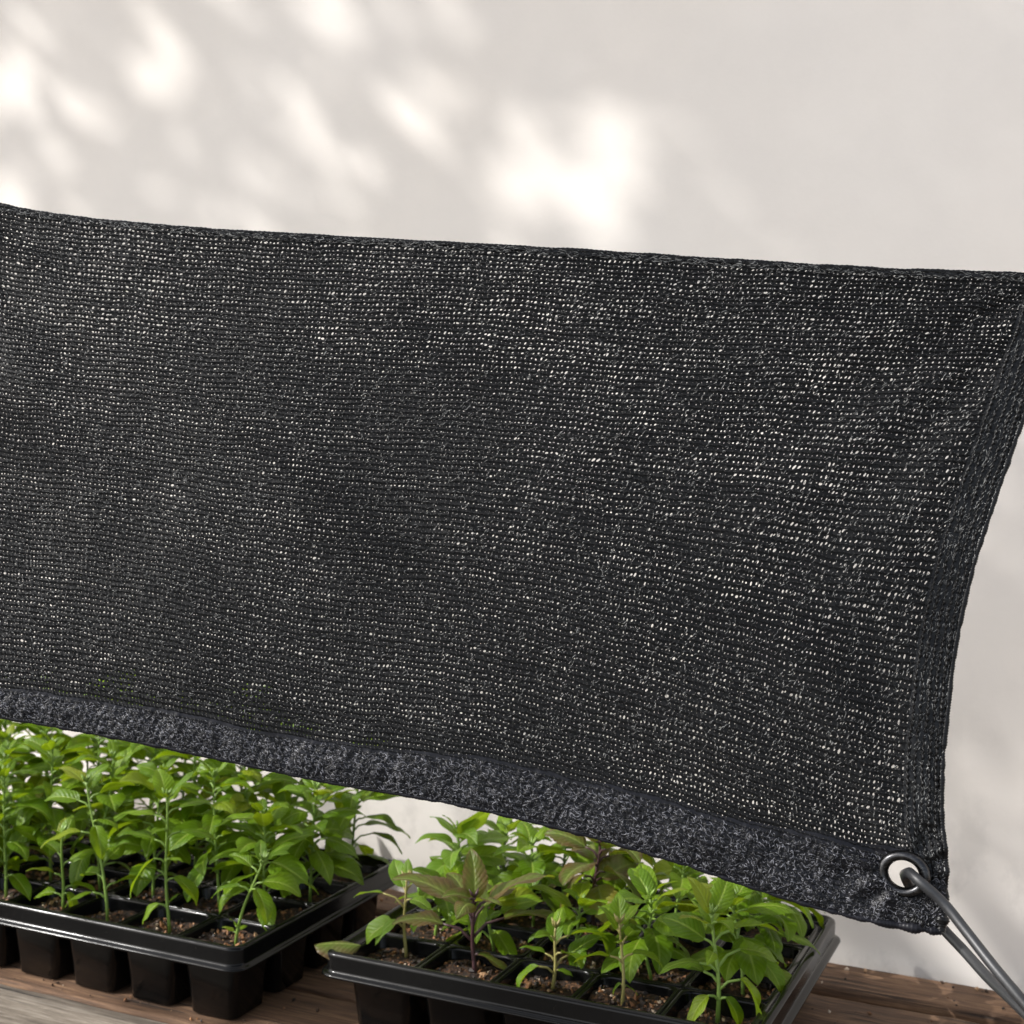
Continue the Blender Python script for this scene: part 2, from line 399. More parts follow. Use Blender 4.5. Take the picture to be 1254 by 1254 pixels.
def seedling(base, height, lean, leaves, kind, label, group=None, stem=None, thick=1.0):
    """leaves: (height fraction, azimuth with 0 = picture right and 90 = away, stalk mm, length mm, pitch degrees)"""
    root = empty('seedling', base, label, 'seedling', group)
    sm = M[stem or {'green': 'stem', 'lime': 'stem', 'bronze': 'stem_p'}[kind]]
    s = MB(); k1 = random.uniform(-.003, .003); k2 = random.uniform(-.003, .003)
    def axis(t):
        return Vector((lean[0]*t**1.15 + k1*math.sin(5*t), lean[1]*t**1.15 + k2*math.sin(4.2*t + 1), height*t))
    N = 12
    s.tube([axis(i/N) - Vector((0, 0, .004 if i == 0 else 0)) for i in range(N + 1)], [thick * (.00125 - .00060*i/N) for i in range(N + 1)], 7)
    # a small bud of unopened leaves at the tip
    for q in range(4):
        a = random.uniform(0, 6.28); tip = axis(1)
        s.tube([tip, tip + Vector((.002*math.cos(a), .002*math.sin(a), .0025)), tip + Vector((.0035*math.cos(a), .0035*math.sin(a), .0055))], [.0008, .0011, .0002], 5)
    for (hf, az, pl, ll, pitch) in leaves:
        p0 = axis(hf); a = R(az) + CAM_YAW; d = Vector((math.cos(a), math.sin(a), 0)); pl_, ll_ = pl*(1.05 if kind == 'bronze' else .95)/1000, ll*(1.04 if kind == 'bronze' else .89)/1000
        pe = R(max(pitch, 10) * .5 + 22)
        p1 = p0 + (d*math.cos(pe + .3) + Vector((0, 0, math.sin(pe + .3))))*pl_*.5
        p2 = p1 + (d*math.cos(pe - .25) + Vector((0, 0, math.sin(pe - .25))))*pl_*.5
        s.tube([p0, p0.lerp(p1, .6), p1, p1.lerp(p2, .6), p2], [.0009*thick, .00075*thick, .0007*thick, .00065*thick, .0006*thick], 6)
        lf = link('leaf', random.choice(LEAVES[kind]), root)
        side = Vector((-d.y, d.x, 0)); pr = R(pitch)
        fx = (d*math.cos(pr) + Vector((0, 0, math.sin(pr)))); fz = fx.cross(side)
        roll = random.gauss(0, .28); sd = side*math.cos(roll) + fz*math.sin(roll); fz = fx.cross(sd)
        mtx = Matrix((fx, sd, fz)).transposed().to_4x4()
        lf.matrix_local = Matrix.Translation(p2 - fx*.0006) @ mtx @ Matrix.Scale(ll_, 4)
    s.build('stem', sm, root)
    return root
def auto_leaves(n, rnd, l0=24, l1=38, low=.22):
    out = []; az = rnd.uniform(0, 360)
    for i in range(n):
        t = i / (n - 1); hf = low + (1 - low) * t ** .8
        big = math.sin(math.pi * min(1, .22 + .68*t))
        ln = (l0 + (l1 - l0) * big) * rnd.uniform(.82, 1.12) * (.62 if t > .9 else 1)
        out.append((min(hf, .99), az, rnd.uniform(8, 17) * (1.2 - .85*t), ln, (-15 + 62 * t ** 1.5) + rnd.gauss(0, 12)))
        az += 137.5 + rnd.gauss(0, 16)
    return out

# front row of the left tray, each as it stands in the picture
seedling(cellpos('L', 0, 0) + Vector((.004, .002, 0)), .060, (.020, .008), [
    (.10, 170, 3, 11, 30), (.12, 60, 3, 11, 20), (.16, 250, 4, 12, 55), (.62, 182, 9, 25, -4), (.66, 345, 12, 33, 4), (.60, 310, 12, 30, -38), (.84, 150, 8, 25, 22), (.9, 40, 9, 27, 36),
    (.92, 100, 6, 20, 55), (.95, 235, 4, 13, 45), (.97, 5, 5, 18, 28)], 'green', 'small bright green seedling leaning right in the near right corner cell of its tray', stem='stem')
seedling(cellpos('L', 1, 0) + Vector((.002, .0, 0)), .097, (-.004, .003), [
    (.17, 190, 8, 22, -38), (.20, 20, 3, 11, 50), (.36, 350, 8, 31, -28), (.40, 160, 9, 24, 12), (.50, 200, 10, 36, -48), (.52, 330, 5, 15, 8), (.62, 175, 11, 30, 18), (.68, 8, 12, 34, -8),
    (.74, 250, 6, 16, 10), (.80, 170, 12, 36, 6), (.86, 20, 10, 32, 12), (.9, 90, 8, 30, 30), (.95, 130, 5, 28, 60), (.96, 30, 6, 30, 48), (.97, 265, 3, 12, 45)], 'green',
    'tall straight green seedling with a slim dark stem, second cell from the tray corner', stem='stem')
seedling(cellpos('L', 2, 0) + Vector((-.002, .0, 0)), .098, (-.022, .006), [
    (.15, 185, 12, 27, -6), (.22, 25, 10, 28, 8), (.28, 150, 9, 22, 10), (.38, 60, 9, 26, 30), (.46, 345, 6, 28, 30), (.58, 185, 14, 36, -12), (.66, 300, 6, 30, -35), (.70, 330, 6, 28, 10),
    (.80, 165, 12, 38, 12), (.86, 20, 10, 30, 18), (.9, 90, 6, 28, 40), (.96, 150, 5, 30, 30), (.97, 40, 4, 22, 50)], 'green', 'tall green seedling whose stem leans left, third cell from the tray corner')
seedling(cellpos('L', 3, 0) + Vector((.006, .0, 0)), .060, (.004, .002), [
    (.14, 170, 9, 22, -5), (.18, 330, 6, 22, -50), (.24, 10, 8, 26, -2), (.40, 190, 8, 24, 18), (.55, 20, 7, 28, 30), (.66, 150, 6, 24, 38), (.8, 100, 5, 24, 55), (.85, 60, 4, 24, 66), (.92, 240, 3, 13, 50)], 'green',
    'short narrow-leaved green seedling at the left edge of the front row')
rnd = random.Random(21)
for c in range(8):
    for r_ in range(4):
        if r_ == 0 and c < 4: continue
        b = cellpos('L', c, r_) + Vector((rnd.uniform(-.005, .005), rnd.uniform(-.005, .005), 0))
        h = (.098, .104, .116, .130)[r_] * rnd.uniform(.92, 1.08)
        if c == 0: h *= (.0, .74, .80, .80)[r_]
        if c == 1: h *= .92
        lab = 'leafy green pepper seedling in the dense crowd behind the front row of the left tray'
        seedling(b, h, (rnd.uniform(-.012, .012) + (.014 if c == 0 and r_ > 1 else 0), rnd.uniform(-.01, .01)), auto_leaves(24 if r_ < 2 else 31, rnd, 25, 38 if r_ < 2 else 42, .14), 'green', lab, 'pepper seedlings crowded in the left tray')
# right tray
seedling(cellpos('R', 0, 0) + Vector((.001, .012, 0)), .052, (-.002, .004), [
    (.35, 185, 10, 30, -18), (.42, 205, 6, 26, -30), (.62, 165, 20, 24, 0), (.80, 120, 6, 30, 48), (.84, 40, 6, 18, 34), (.7, 330, 6, 20, 0), (.95, 85, 3, 18, 60)], 'lime',
    'pale yellow-green seedling with reddish tinted leaves in the near left corner cell', stem='stem_b')
seedling(cellpos('R', 1, 0) + Vector((.001, .006, 0)), .050, (-.001, .003), [
    (.20, 340, 4, 26, -18), (.40, 172, 22, 34, 6), (.45, 12, 24, 46, 2), (.74, 165, 10, 50, 26), (.80, 22, 14, 46, 20), (.88, 95, 5, 34, 64), (.9, 250, 6, 24, 12), (.6, 110, 16, 40, 24), (.62, 60, 16, 40, 18), (.95, 205, 4, 20, 32), (.92, 320, 4, 20, 22)],
    'bronze', 'purple-bronze broad-leaved seedling with dark stalks in the front row', thick=1.35)
seedling(cellpos('R', 2, 0) + Vector((.003, .004, 0)), .040, (.003, .002), [
    (.25, 195, 14, 25, -22), (.35, 20, 13, 30, 28), (.45, 160, 9, 20, 18), (.62, 90, 6, 27, 62), (.72, 8, 12, 32, 14), (.55, 320, 7, 22, 10), (.8, 215, 5, 15, 32), (.92, 60, 4, 18, 60), (.3, 340, 3, 12, -10)],
    'green', 'small dark green seedling with one pointed leaf standing upright, middle of the front row', stem='stem_b')
seedling(cellpos('R', 3, 0) + Vector((-.003, .002, 0)), .050, (-.002, .0), [
    (.26, 170, 2, 12, -35), (.24, 10, 2, 12, -30), (.52, 178, 10, 27, 6), (.56, 5, 8, 27, -5), (.74, 250, 3, 14, 30), (.80, 90, 5, 28, 64), (.86, 140, 4, 22, 52), (.92, 30, 4, 20, 48), (.7, 60, 10, 24, 10)],
    'green', 'slender young seedling with two round seed leaves low on its thin stem', stem='stem_b')
seedling(cellpos('R', 4, 0) + Vector((.001, .006, 0)), .062, (-.004, .004), [
    (.20, 200, 9, 26, -42), (.20, 330, 6, 25, -48), (.30, 350, 16, 38, -50), (.36, 150, 12, 24, 5), (.46, 185, 14, 30, 0), (.5, 25, 20, 40, -18), (.62, 250, 8, 20, 8), (.68, 160, 9, 34, 28), (.74, 15, 13, 40, 10),
    (.80, 90, 8, 34, 36), (.86, 200, 6, 24, 30), (.9, 300, 6, 18, 18), (.95, 130, 4, 30, 54), (.96, 50, 4, 30, 48)], 'green', 'bushy broad-leaved green seedling in the near right cell beneath the eyelet end of the net', thick=1.2)
rnd = random.Random(5)
special = {(0, 2): ('lime', .066, 'bright lime green seedling rising behind the purple-bronze one'), (2, 2): ('bronze', .078, 'tall bronze-leaved seedling with a dark stem under the middle of the net hem')}
for c in range(5):
    for r_ in range(1, 4):
        b = cellpos('R', c, r_) + Vector((rnd.uniform(-.005, .005), rnd.uniform(-.005, .005), 0))
        if (c, r_) in special:
            kd, h, lab = special[(c, r_)]
            seedling(b, h, (.002, -.004), auto_leaves(17, rnd, 24, 40, .3), kd, lab, thick=1.15)
        else:
            h = ((.036, .04, .04, .052, .060)[c] if r_ == 1 else (.052, .056, .062, .066, .064)[c]) * rnd.uniform(.92, 1.08)
            seedling(b, h, (rnd.uniform(-.01, .01), rnd.uniform(-.008, .008)), auto_leaves(11 if r_ == 1 and c < 3 else 20, rnd, 23, 38, .2), 'green',
                     'green seedling crowded behind the front row of the mixed right tray', 'seedlings behind the front row of the right tray')

# a dried pale leaf lying over the tray corner
lm = leaf_mesh(M['bronze'], 3, .80, .35, -.12, .35, .55)
fl = link('fallen_leaf', lm); tag(fl, 'limp pale green fallen leaf lying over the rim corner of the right tray', 'leaf')
fl.location = (-.4500, .7120, .0585); fl.rotation_euler = (R(-8), R(-2), R(205)); fl.scale = (.031, .030, .031)

# ------------------------------------------------------------------ shade net
TOP = [(-0.5735, 0.486, 0.5289), (-0.5507, 0.492, 0.5178), (-0.5329, 0.497, 0.5108), (-0.5073, 0.5054, 0.5055), (-0.449, 0.5253, 0.4979), (-0.3681, 0.5535, 0.4909), (-0.2738, 0.5864, 0.4838), (-0.1526, 0.6277, 0.4735), (-0.1013, 0.6451, 0.4694), (-0.046, 0.6641, 0.4665), (-0.0255, 0.6709, 0.4646)]
BOTTOM = [(-0.5248, 0.439, 0.2587), (-0.4887, 0.4507, 0.2541), (-0.4491, 0.4634, 0.2485), (-0.3907, 0.4816, 0.2387), (-0.3335, 0.4989, 0.2285), (-0.2744, 0.5171, 0.2202), (-0.2237, 0.5317, 0.2103), (-0.1706, 0.5458, 0.197), (-0.136, 0.5544, 0.187), (-0.099, 0.5642, 0.1786), (-0.0688, 0.573, 0.1751)]
RIGHT = [(-0.0255, 0.6709, 0.4646), (-0.0324, 0.661, 0.437), (-0.0438, 0.6468, 0.399), (-0.0558, 0.6309, 0.3567), (-0.0617, 0.6226, 0.3344), (-0.0659, 0.615, 0.3125), (-0.069, 0.6077, 0.2909), (-0.0706, 0.6, 0.2661), (-0.0716, 0.5935, 0.2453), (-0.0708, 0.5866, 0.2215), (-0.0682, 0.5814, 0.2016), (-0.0688, 0.573, 0.1751)]
LEFT = [(-0.5735, 0.486, 0.5289), (-0.5546, 0.472, 0.438), (-0.5382, 0.4561, 0.3467), (-0.5248, 0.439, 0.2587)]
GROM = np.array((-0.0847, 0.5748, 0.1977))
K = 600; tt = np.linspace(0, 1, K)
cT, cB, cL, cR = (spline(q, K) for q in (TOP, BOTTOM, LEFT, RIGHT))
def ev(c, t): return np.stack([np.interp(t, tt, c[:, k]) for k in range(3)], -1)
wn1, wn2 = smooth_noise(31, 10, .6, 2.2), smooth_noise(32, 14, 2, 7)
def coons(u, v):
    uc, vc = np.clip(u, 0, 1), np.clip(v, 0, 1); U, V = uc[..., None], vc[..., None]
    return ((1-V)*ev(cT, uc) + V*ev(cB, uc) + (1-U)*ev(cL, vc) + U*ev(cR, vc)
            - ((1-U)*(1-V)*cT[0] + U*(1-V)*cT[-1] + (1-U)*V*cB[0] + U*V*cB[-1]))
_e = 1e-3
def surf(u, v, off=0.0):
    """point and normal on the net, off metres to the front of it"""
    p = coons(u, v)
    du = coons(np.minimum(u + _e, 1), v) - coons(np.maximum(u - _e, 0), v); dv = coons(u, np.minimum(v + _e, 1)) - coons(u, np.maximum(v - _e, 0))
    n = np.cross(du, dv); n /= np.linalg.norm(n, axis=-1, keepdims=True) + 1e-12
    n = np.where(n[..., 1:2] > 0, -n, n)
    edge = np.clip(np.minimum.reduce([u, 1-u, v, 1-v]) / .06, 0, 1)
    th = np.arctan2(v*.26 + .01, (1-u)*.52 + .01); dist = np.hypot(v*.26, (1-u)*.52)
    th2 = np.arctan2((1-v)*.26 + .01, (1-u)*.52 + .01); dist2 = np.hypot((1-v)*.26, (1-u)*.52)
    th3 = np.arctan2(v*.26 + .01, u*.52 + .01); dist3 = np.hypot(v*.26, u*.52)
    d = .006*np.sin(np.pi*u)*np.sin(np.pi*v) + edge*(.0007*wn1(u*2, v) + .00015*wn2(u*2, v)
        + .0017*np.exp(-dist/.15)*np.sin(17*th) + .0022*np.exp(-dist2/.11)*np.sin(15*th2) + .0013*np.exp(-dist3/.14)*np.sin(14*th3))
    dg = p - GROM; rg_ = np.linalg.norm(dg, axis=-1); tg = np.arctan2(dg[..., 2], dg[..., 0])
    d = d + .0011*np.sin(9*tg + 1.0 + .8*np.sin(2*tg))*np.exp(-((rg_ - .016)/.011)**2)*np.clip((rg_ - .009)/.004, 0, 1)
    off = np.asarray(off)
    return p + n*(d + off)[..., None], n
def tubes(P, Nn, rad, sides):
    """many tubes at once: P (m,k,3) points, Nn normals, rad broadcastable to (m,k)"""
    m, k = P.shape[:2]
    T = np.gradient(P, axis=1); T /= np.linalg.norm(T, axis=-1, keepdims=True) + 1e-12
    B = np.cross(T, Nn); B /= np.linalg.norm(B, axis=-1, keepdims=True) + 1e-12
    N2 = np.cross(B, T); a = np.arange(sides) * 2*np.pi/sides
    rad = np.broadcast_to(rad, (m, k))[..., None, None]
    V = P[:, :, None, :] + rad*(np.cos(a)[:, None]*B[:, :, None, :] + np.sin(a)[:, None]*N2[:, :, None, :])
    idx = np.arange(m*k*sides).reshape(m, k, sides); nx = np.roll(idx, -1, 2)
    q = np.stack([idx[:, :-1], nx[:, :-1], nx[:, 1:], idx[:, 1:]], -1).reshape(-1, 4)
    return V.reshape(-1, 3), q
def join(parts):
    vs, qs, b = [], [], 0
    for v, q in parts: vs.append(v.reshape(-1, 3)); qs.append(q + b); b += len(v.reshape(-1, 3))
    return np.vstack(vs), np.vstack(qs)
def punched(v, q, r_=.0085):
    keep = np.linalg.norm(v[q].mean(1) - GROM, axis=1) > r_
    return v, q[keep]
def grid_quads(a, b):
    i = np.arange((a)*(b)).reshape(a, b)
    return np.stack([i[:-1, :-1], i[1:, :-1], i[1:, 1:], i[:-1, 1:]], -1).reshape(-1, 4)

net = empty('shade_net', (-.3, .55, .24), 'black knitted shade net stretched in front of the seedlings with a folded lower hem', 'shade net')
def npart(name, v, q, mat, parent=net, smooth=True):
    o = link(name, np_mesh(name, v - np.array(net.location), q, mat, smooth), parent); return o
NU, NV = 242, 100
VHEM = lambda u: 1 - .053 - .054*np.clip(u, 0, 1)**1.3 + .0035*np.sin(17*u + 1) + .0022*np.sin(41*u) + .0012*np.sin(97*u)
U_HEM = .967
_pk, _cn = smooth_noise(56, 10, 6, 22), smooth_noise(51, 20, 20, 90)
def hem_off(u, v):
    """how far the puckered fold of the lower hem stands in front of the net"""
    B = np.clip((v - VHEM(u))/(1 - VHEM(u)), 0, 1)
    return .0003 + .0012*np.clip(B/.45, 0, 1)**1.3*np.sqrt(np.clip(1 - np.clip(2*B - 1, 0, 1)**4, 0, 1)) + .00045*_pk(u*2, v)*np.sin(np.pi*B) + .00022*_cn(u*2, v)*np.clip(np.minimum(B, 1-B)*8, 0, 1)
# -- knitted tape with a small opening in every stitch
j4 = smooth_noise(45, 12, .5, 2)
j1, j2, j3, big = smooth_noise(41, 16, 3, 14), smooth_noise(42, 16, 3, 14), smooth_noise(43, 16, 1.2, 6), smooth_noise(44, 12, .5, 2.5)
def warp(u, v):
    return u + (.26*j1(u*2, v))/NU, v + (.10*j2(u*2, v) + .25*j4(u*2, v))/NV - .050*np.sin(2*np.pi*v)*np.clip(u, 0, 1)**3
gi, gj = np.meshgrid(np.arange(2*NU + 1)/2, np.arange(2*NV + 1)/2, indexing='ij')
ju = rng.normal(0, .07, gi.shape); jv = rng.normal(0, .06, gi.shape)
ju[0] = ju[-1] = 0; jv[:, 0] = jv[:, -1] = 0
u0, v0 = warp((gi + ju)/NU, (gj + jv)/NV)
ridge = .00028*np.cos(2*np.pi*gj) + rng.normal(0, .00010, gi.shape)
P0, _ = surf(np.clip(u0, 0, 1), np.clip(v0, 0, 1), ridge)
ci, cj = np.meshgrid(np.arange(NU) + .5, np.arange(NV) + .5, indexing='ij')
uc, vc = ci/NU, cj/NV
area = (1.0 + .08*big(uc*2, vc) + .08*j3(uc*2, vc)) * (.70 + .42*(1 - .6*np.clip(uc*2 - .8, 0, 1))*np.exp(-((vc - .14)/.16)**2) + +.18*np.clip((uc - .5)*1.8, 0, 1)*np.clip((vc - .3)*1.8, 0, 1) - .16*np.exp(-((uc - .2)**2/.06 + (vc - .72)**2/.08)))
rs_ = np.clip(rng.lognormal(-.10, .32, area.shape)*area, .12, 1.6)
rs_ *= np.where(rng.random(area.shape) < .16, .35, 1)
maj = np.clip(.215*rs_, .03, .40); mnr = np.clip(.125*rs_**.8, .02, .28)
tilt = R(14) + R(30)*np.clip((uc - .15)*1.3, 0, 1) + rng.normal(0, R(22), area.shape)
rs_ = np.where((vc > VHEM(uc) - .016) | ((uc > U_HEM - .006)), rs_*.25, rs_)
row_w = rng.normal(1, .17, NV); mnr *= row_w[None, :]; maj *= row_w[None, :]
offu, offv = rng.normal(0, .13, area.shape), rng.normal(0, .06, area.shape)
ang = R(225) + np.arange(8)*R(45)
ex, ey = np.cos(ang), -np.sin(ang)
hx = maj[..., None]*ex*np.cos(tilt)[..., None] - mnr[..., None]*ey*-np.sin(tilt)[..., None]
hy = -(maj[..., None]*ex*np.sin(tilt)[..., None]) + mnr[..., None]*ey*np.cos(tilt)[..., None]
hx = np.clip(hx + offu[..., None], -.46, .46); hy = np.clip(hy + offv[..., None], -.44, .44)
hu, hv = warp((ci[..., None] + hx)/NU, (cj[..., None] + hy)/NV)
PH, _ = surf(np.clip(hu, 0, 1), np.clip(hv, 0, 1), np.full(hu.shape, -.00035))
no = P0.shape[0]*P0.shape[1]; oid = np.arange(no).reshape(P0.shape[:2])
I, J = np.meshgrid(np.arange(NU)*2, np.arange(NV)*2, indexing='ij')
# ring order starts at lower left (angle 225): corner, bottom mid, corner, right mid, ...
ring = np.stack([oid[I, J+2], oid[I+1, J+2], oid[I+2, J+2], oid[I+2, J+1], oid[I+2, J], oid[I+1, J], oid[I, J], oid[I, J+1]], -1)
hid = no + np.arange(NU*NV*8).reshape(NU, NV, 8)
q = np.stack([ring, np.roll(ring, -1, -1), np.roll(hid, -1, -1), hid], -1).reshape(-1, 4)
mesh_v, mesh_q = np.vstack([P0.reshape(-1, 3), PH.reshape(-1, 3)]), q
npart('knitted_panel', *punched(mesh_v, mesh_q), M['sheet'])
# -- looped yarn running along every row, plus loose filaments; drawn as part of the fabric
parts = []
SP = 7
kk = np.arange(NU*SP + 1)/SP
for jrow in range(1, NV):
    a = rng.uniform(0, 6.28)
    cell = np.minimum(kk.astype(int), NU - 1); am = rng.uniform(.5, 1.4, NU)[cell]; jj = rng.normal(0, .07, NU)
    jj = np.interp(kk, np.arange(NU) + .5, jj)
    uu = kk + .16*np.sin(2*np.pi*kk + a)*am; vv = jrow + .20*np.sin(2*np.pi*kk + a + 1.2)*am*.8 + jj
    u, v = warp(uu/NU, vv/NV); u = np.clip(u, 0, 1); v = np.clip(v, 0, 1)
    off = .00035 + .00022*np.cos(2*np.pi*kk + a + .4)*am
    off = off + np.where(v > VHEM(u), hem_off(u, v) - .00015, 0)
    P, N_ = surf(u, v, off)
    rad = .00020 + .00012*np.clip(np.sin(2*np.pi*kk + a + 2.2), -.6, 1)*am
    parts.append(tubes(P[None], N_[None], rad[None], 5))
npart('row_yarn', *punched(*join(parts)), M['yarn'])
def curls(n, ulo, uhi, vfun, lmin, lmax, dirmu, dirsd, r0, r1, off0, lift, curv, pts=7, sides=4, seed=1, fold=False):
    g_ = np.random.default_rng(seed)
    u = g_.uniform(ulo, uhi, n); v = vfun(u, g_.random(n))
    du, dv = .00245, .0029                                # metres per cell along u and v
    a = dirmu(u, v) + g_.normal(0, dirsd, n); L = g_.uniform(lmin, lmax, n); cv = g_.normal(0, curv, n)
    s = np.linspace(-.5, .5, pts)[None, :]
    th = a[:, None] + cv[:, None]*s
    step = L[:, None]/(pts - 1)
    x = np.cumsum(np.cos(th)*step, 1); y = np.cumsum(np.sin(th)*step, 1)
    x -= x.mean(1, keepdims=True); y -= y.mean(1, keepdims=True)
    uu = np.clip(u[:, None] + x/.545, 0, 1); vv = np.clip(v[:, None] - y/.255, 0, 1)
    off = off0 + lift*(1 - (2*s)**2)*g_.uniform(.3, 1, n)[:, None]
    if fold: off = off + hem_off(uu, vv)
    P, N_ = surf(uu, vv, off)
    rad = g_.uniform(r0, r1, n)[:, None]*(1 - .75*(2*s)**4)
    return tubes(P, N_, rad, sides)
tiltf = lambda u, v: R(4) + R(42)*np.clip((u - .15)*1.3, 0, 1)
panel_v = lambda u, r_: r_*(VHEM(u) - .016)
f1 = curls(int(NU*NV*.9), 0, U_HEM, panel_v, .0011, .0024, tiltf, .36, .00009, .00018, .00030, .0006, 1.6, seed=11)
f2 = curls(int(NU*NV*.18), 0, U_HEM, panel_v, .0014, .0030, lambda u, v: R(70) + 0*u, .5, .00010, .00018, .00025, .0006, 2.6, seed=12)
npart('loose_filament', *punched(*join([f1, f2])), M['fil'])['label'] = 'short loops of glossy plastic filament'

# -- folded hems
def hem_sheet(us, fr, vf, puff, base, crinkle, seed):
    """us along the hem, fr across; vf gives (u,v)"""
    A, B = np.meshgrid(us, fr, indexing='ij'); u, v = vf(A, B)
    cn = smooth_noise(seed, 20, 20, 90)
    off = base + puff*np.sqrt(np.clip(1 - (2*B - 1)**4, 0, 1)) + crinkle*cn(u*2, v)*np.clip(np.minimum(B, 1-B)*8, 0, 1)
    P, _ = surf(u, v, off)
    return P.reshape(-1, 3), grid_quads(*A.shape)
bot = lambda A, B: (A, VHEM(A) + .0012*np.sin(A*140)*0 + (1 - VHEM(A))*B)
A_, B_ = np.meshgrid(np.linspace(0, 1, 620), np.linspace(0, 1, 24), indexing='ij'); u_b, v_b = bot(A_, B_)
bh = [(surf(u_b, v_b, hem_off(u_b, v_b))[0].reshape(-1, 3), grid_quads(*A_.shape))]
hv_ = lambda u, r_: VHEM(u) + (1 - VHEM(u))*(.10 + .89*r_**.9)
bcurl = (curls(14000, 0, 1, hv_, .0012, .0036, lambda u, v: R(-4) + 0*u, .62, .00009, .00017, .00012, .0006, 2.6, seed=13, fold=True))
def edge_roll(fun, n, rad, jit, seed, sides=8, lump=False):
    g_ = np.random.default_rng(seed); s = np.linspace(0, 1, n); u, v, off = fun(s)
    P, N_ = surf(u, v, off)
    swell = 1 + 1.1*np.exp(-((1 - s)/.045)**2) if lump else 1.0
    rr = rad*swell*(1 + jit*(1 + 1.6*np.exp(-((1 - s)/.06)**2) if lump else 1)*smooth_noise(seed, 12, 10, 80)(s, s*0) + .10*np.sin(s*n*2.2))
    return tubes(P[None], N_[None], rr[None], sides)
bh.append(edge_roll(lambda s: (s, np.full_like(s, 1.0), s*0 + .0003), 900, .00095, .16, 61, 8, True))
o = npart('lower_hem', *punched(*join(bh)), M['hem'])
npart('loose_filament', *punched(*bcurl), M['hfil'], o)['label'] = 'crinkled black filament over the folded hem, some strands coloured grey as glints'
o.children[0].location = (0, 0, 0)
right = lambda A, B: (U_HEM + (1 - U_HEM)*B, A)
rh = [hem_sheet(np.linspace(0, 1, 260), np.linspace(0, 1, 12), right, .0006, .0003, .00022, 52)]
rv = lambda u, r_: r_
rcurl = (curls(2600, U_HEM + .002, 1, rv, .0012, .0030, lambda u, v: R(72) + 0*u, .55, .00009, .00018, .0009, .0005, 2.2, seed=14))
for uu_, rad_, am_ in ((.9700, .0006, .0009), (.9762, .0005, .0007), (.9824, .0006, .0009), (.9886, .0006, .0008), (.9945, .0007, .0006)):
    rh.append(edge_roll(lambda s, uu_=uu_, am_=am_: (uu_ + .5*am_*np.sin(s*690 + 40*uu_) + .0004*np.sin(s*61 + 9*uu_) + .0003*np.sin(s*143), s, .0010 + .0004*np.cos(s*690)), 1800, rad_, .2, int(uu_*1e4)))
rh.append(edge_roll(lambda s: (np.full_like(s, 1.0), s, s*0 + .0002), 700, .00135, .10, 62, 8, True))
o = npart('side_hem', *punched(*join(rh)), M['yarn'])
npart('loose_filament', *punched(*rcurl), M['sfil'], o).location = (0, 0, 0)
top = lambda A, B: (A, .001 + (.007 + .002*np.sin(A*23))*B)
th_ = [hem_sheet(np.linspace(0, 1, 500), np.linspace(0, 1, 8), top, .0007, .0002, .00015, 53)]
th_.append(edge_roll(lambda s: (s, s*0, s*0), 700, .0011, .12, 63))
th_.append(curls(2200, 0, 1, lambda u, r_: .001 + .013*r_, .0012, .0034, lambda u, v: R(-4) + 0*u, .35, .00010, .0002, .0009, .0004, 1.2, seed=15))
tc = th_.pop()
o = npart('top_hem', *join(th_), M['yarn'])
npart('loose_filament', *tc, M['sfil'], o).location = (0, 0, 0)
left = lambda A, B: (.03*B, A)
npart('side_hem', *hem_sheet(np.linspace(0, 1, 200), np.linspace(0, 1, 8), left, .0006, .0003, .00022, 54), M['yarn'])

# -- metal eyelet in the corner
gn = Vector((-.02, -.985, .16)).normalized(); gx = Vector((1, 0, 0)); gx = (gx - gn*gx.dot(gn)).normalized(); gy = gn.cross(gx)
e = MB(); prof = [(.0070, -.0026), (.0066, .0000), (.0067, .0022), (.0075, .0036), (.0089, .0042), (.0104, .0036), (.0113, .0024), (.0116, .0012), (.0112, .0004), (.0112, -.0020), (.0095, -.0034), (.0070, -.0026)]
loops = []
for (rr, hh) in prof:
    loops.append([Vector(GROM) - net.location + gx*rr*math.cos(2*math.pi*k/64) + gy*.88*rr*math.sin(2*math.pi*k/64) + gn*hh for k in range(64)])
e.loft(loops); e.build('eyelet', M['gun'], net)

# ------------------------------------------------------------------ tie cord
CORD1 = [(-0.0823, 0.5702, 0.2), (-0.0776, 0.5636, 0.1995), (-0.066, 0.5621, 0.1908), (-0.0575, 0.5569, 0.1834), (-0.0449, 0.5458, 0.1737), (-0.0326, 0.5325, 0.1664), (0.0333, 0.47, 0.1237), (0.17, 0.34, 0.025)]
CORD2 = [(-0.085, 0.5917, 0.1878), (-0.0792, 0.594, 0.1787), (-0.071, 0.5909, 0.1713), (-0.0596, 0.5784, 0.1662), (-0.0489, 0.5634, 0.1625), (-0.0365, 0.5426, 0.1617), (0.034, 0.4812, 0.1187), (0.17, 0.352, 0.018)]
path = spline(list(reversed(CORD2)) + [(-0.0852, 0.5810, 0.1955), (-0.0837, 0.5738, 0.1972)] + CORD1, 220)
cb = MB(); cb.tube([Vector(p) for p in path], .0023, 14)
tag(cb.build('tie_cord', M['cord']), 'dark grey rubbery cord looped through the metal eyelet of the net', 'cord')

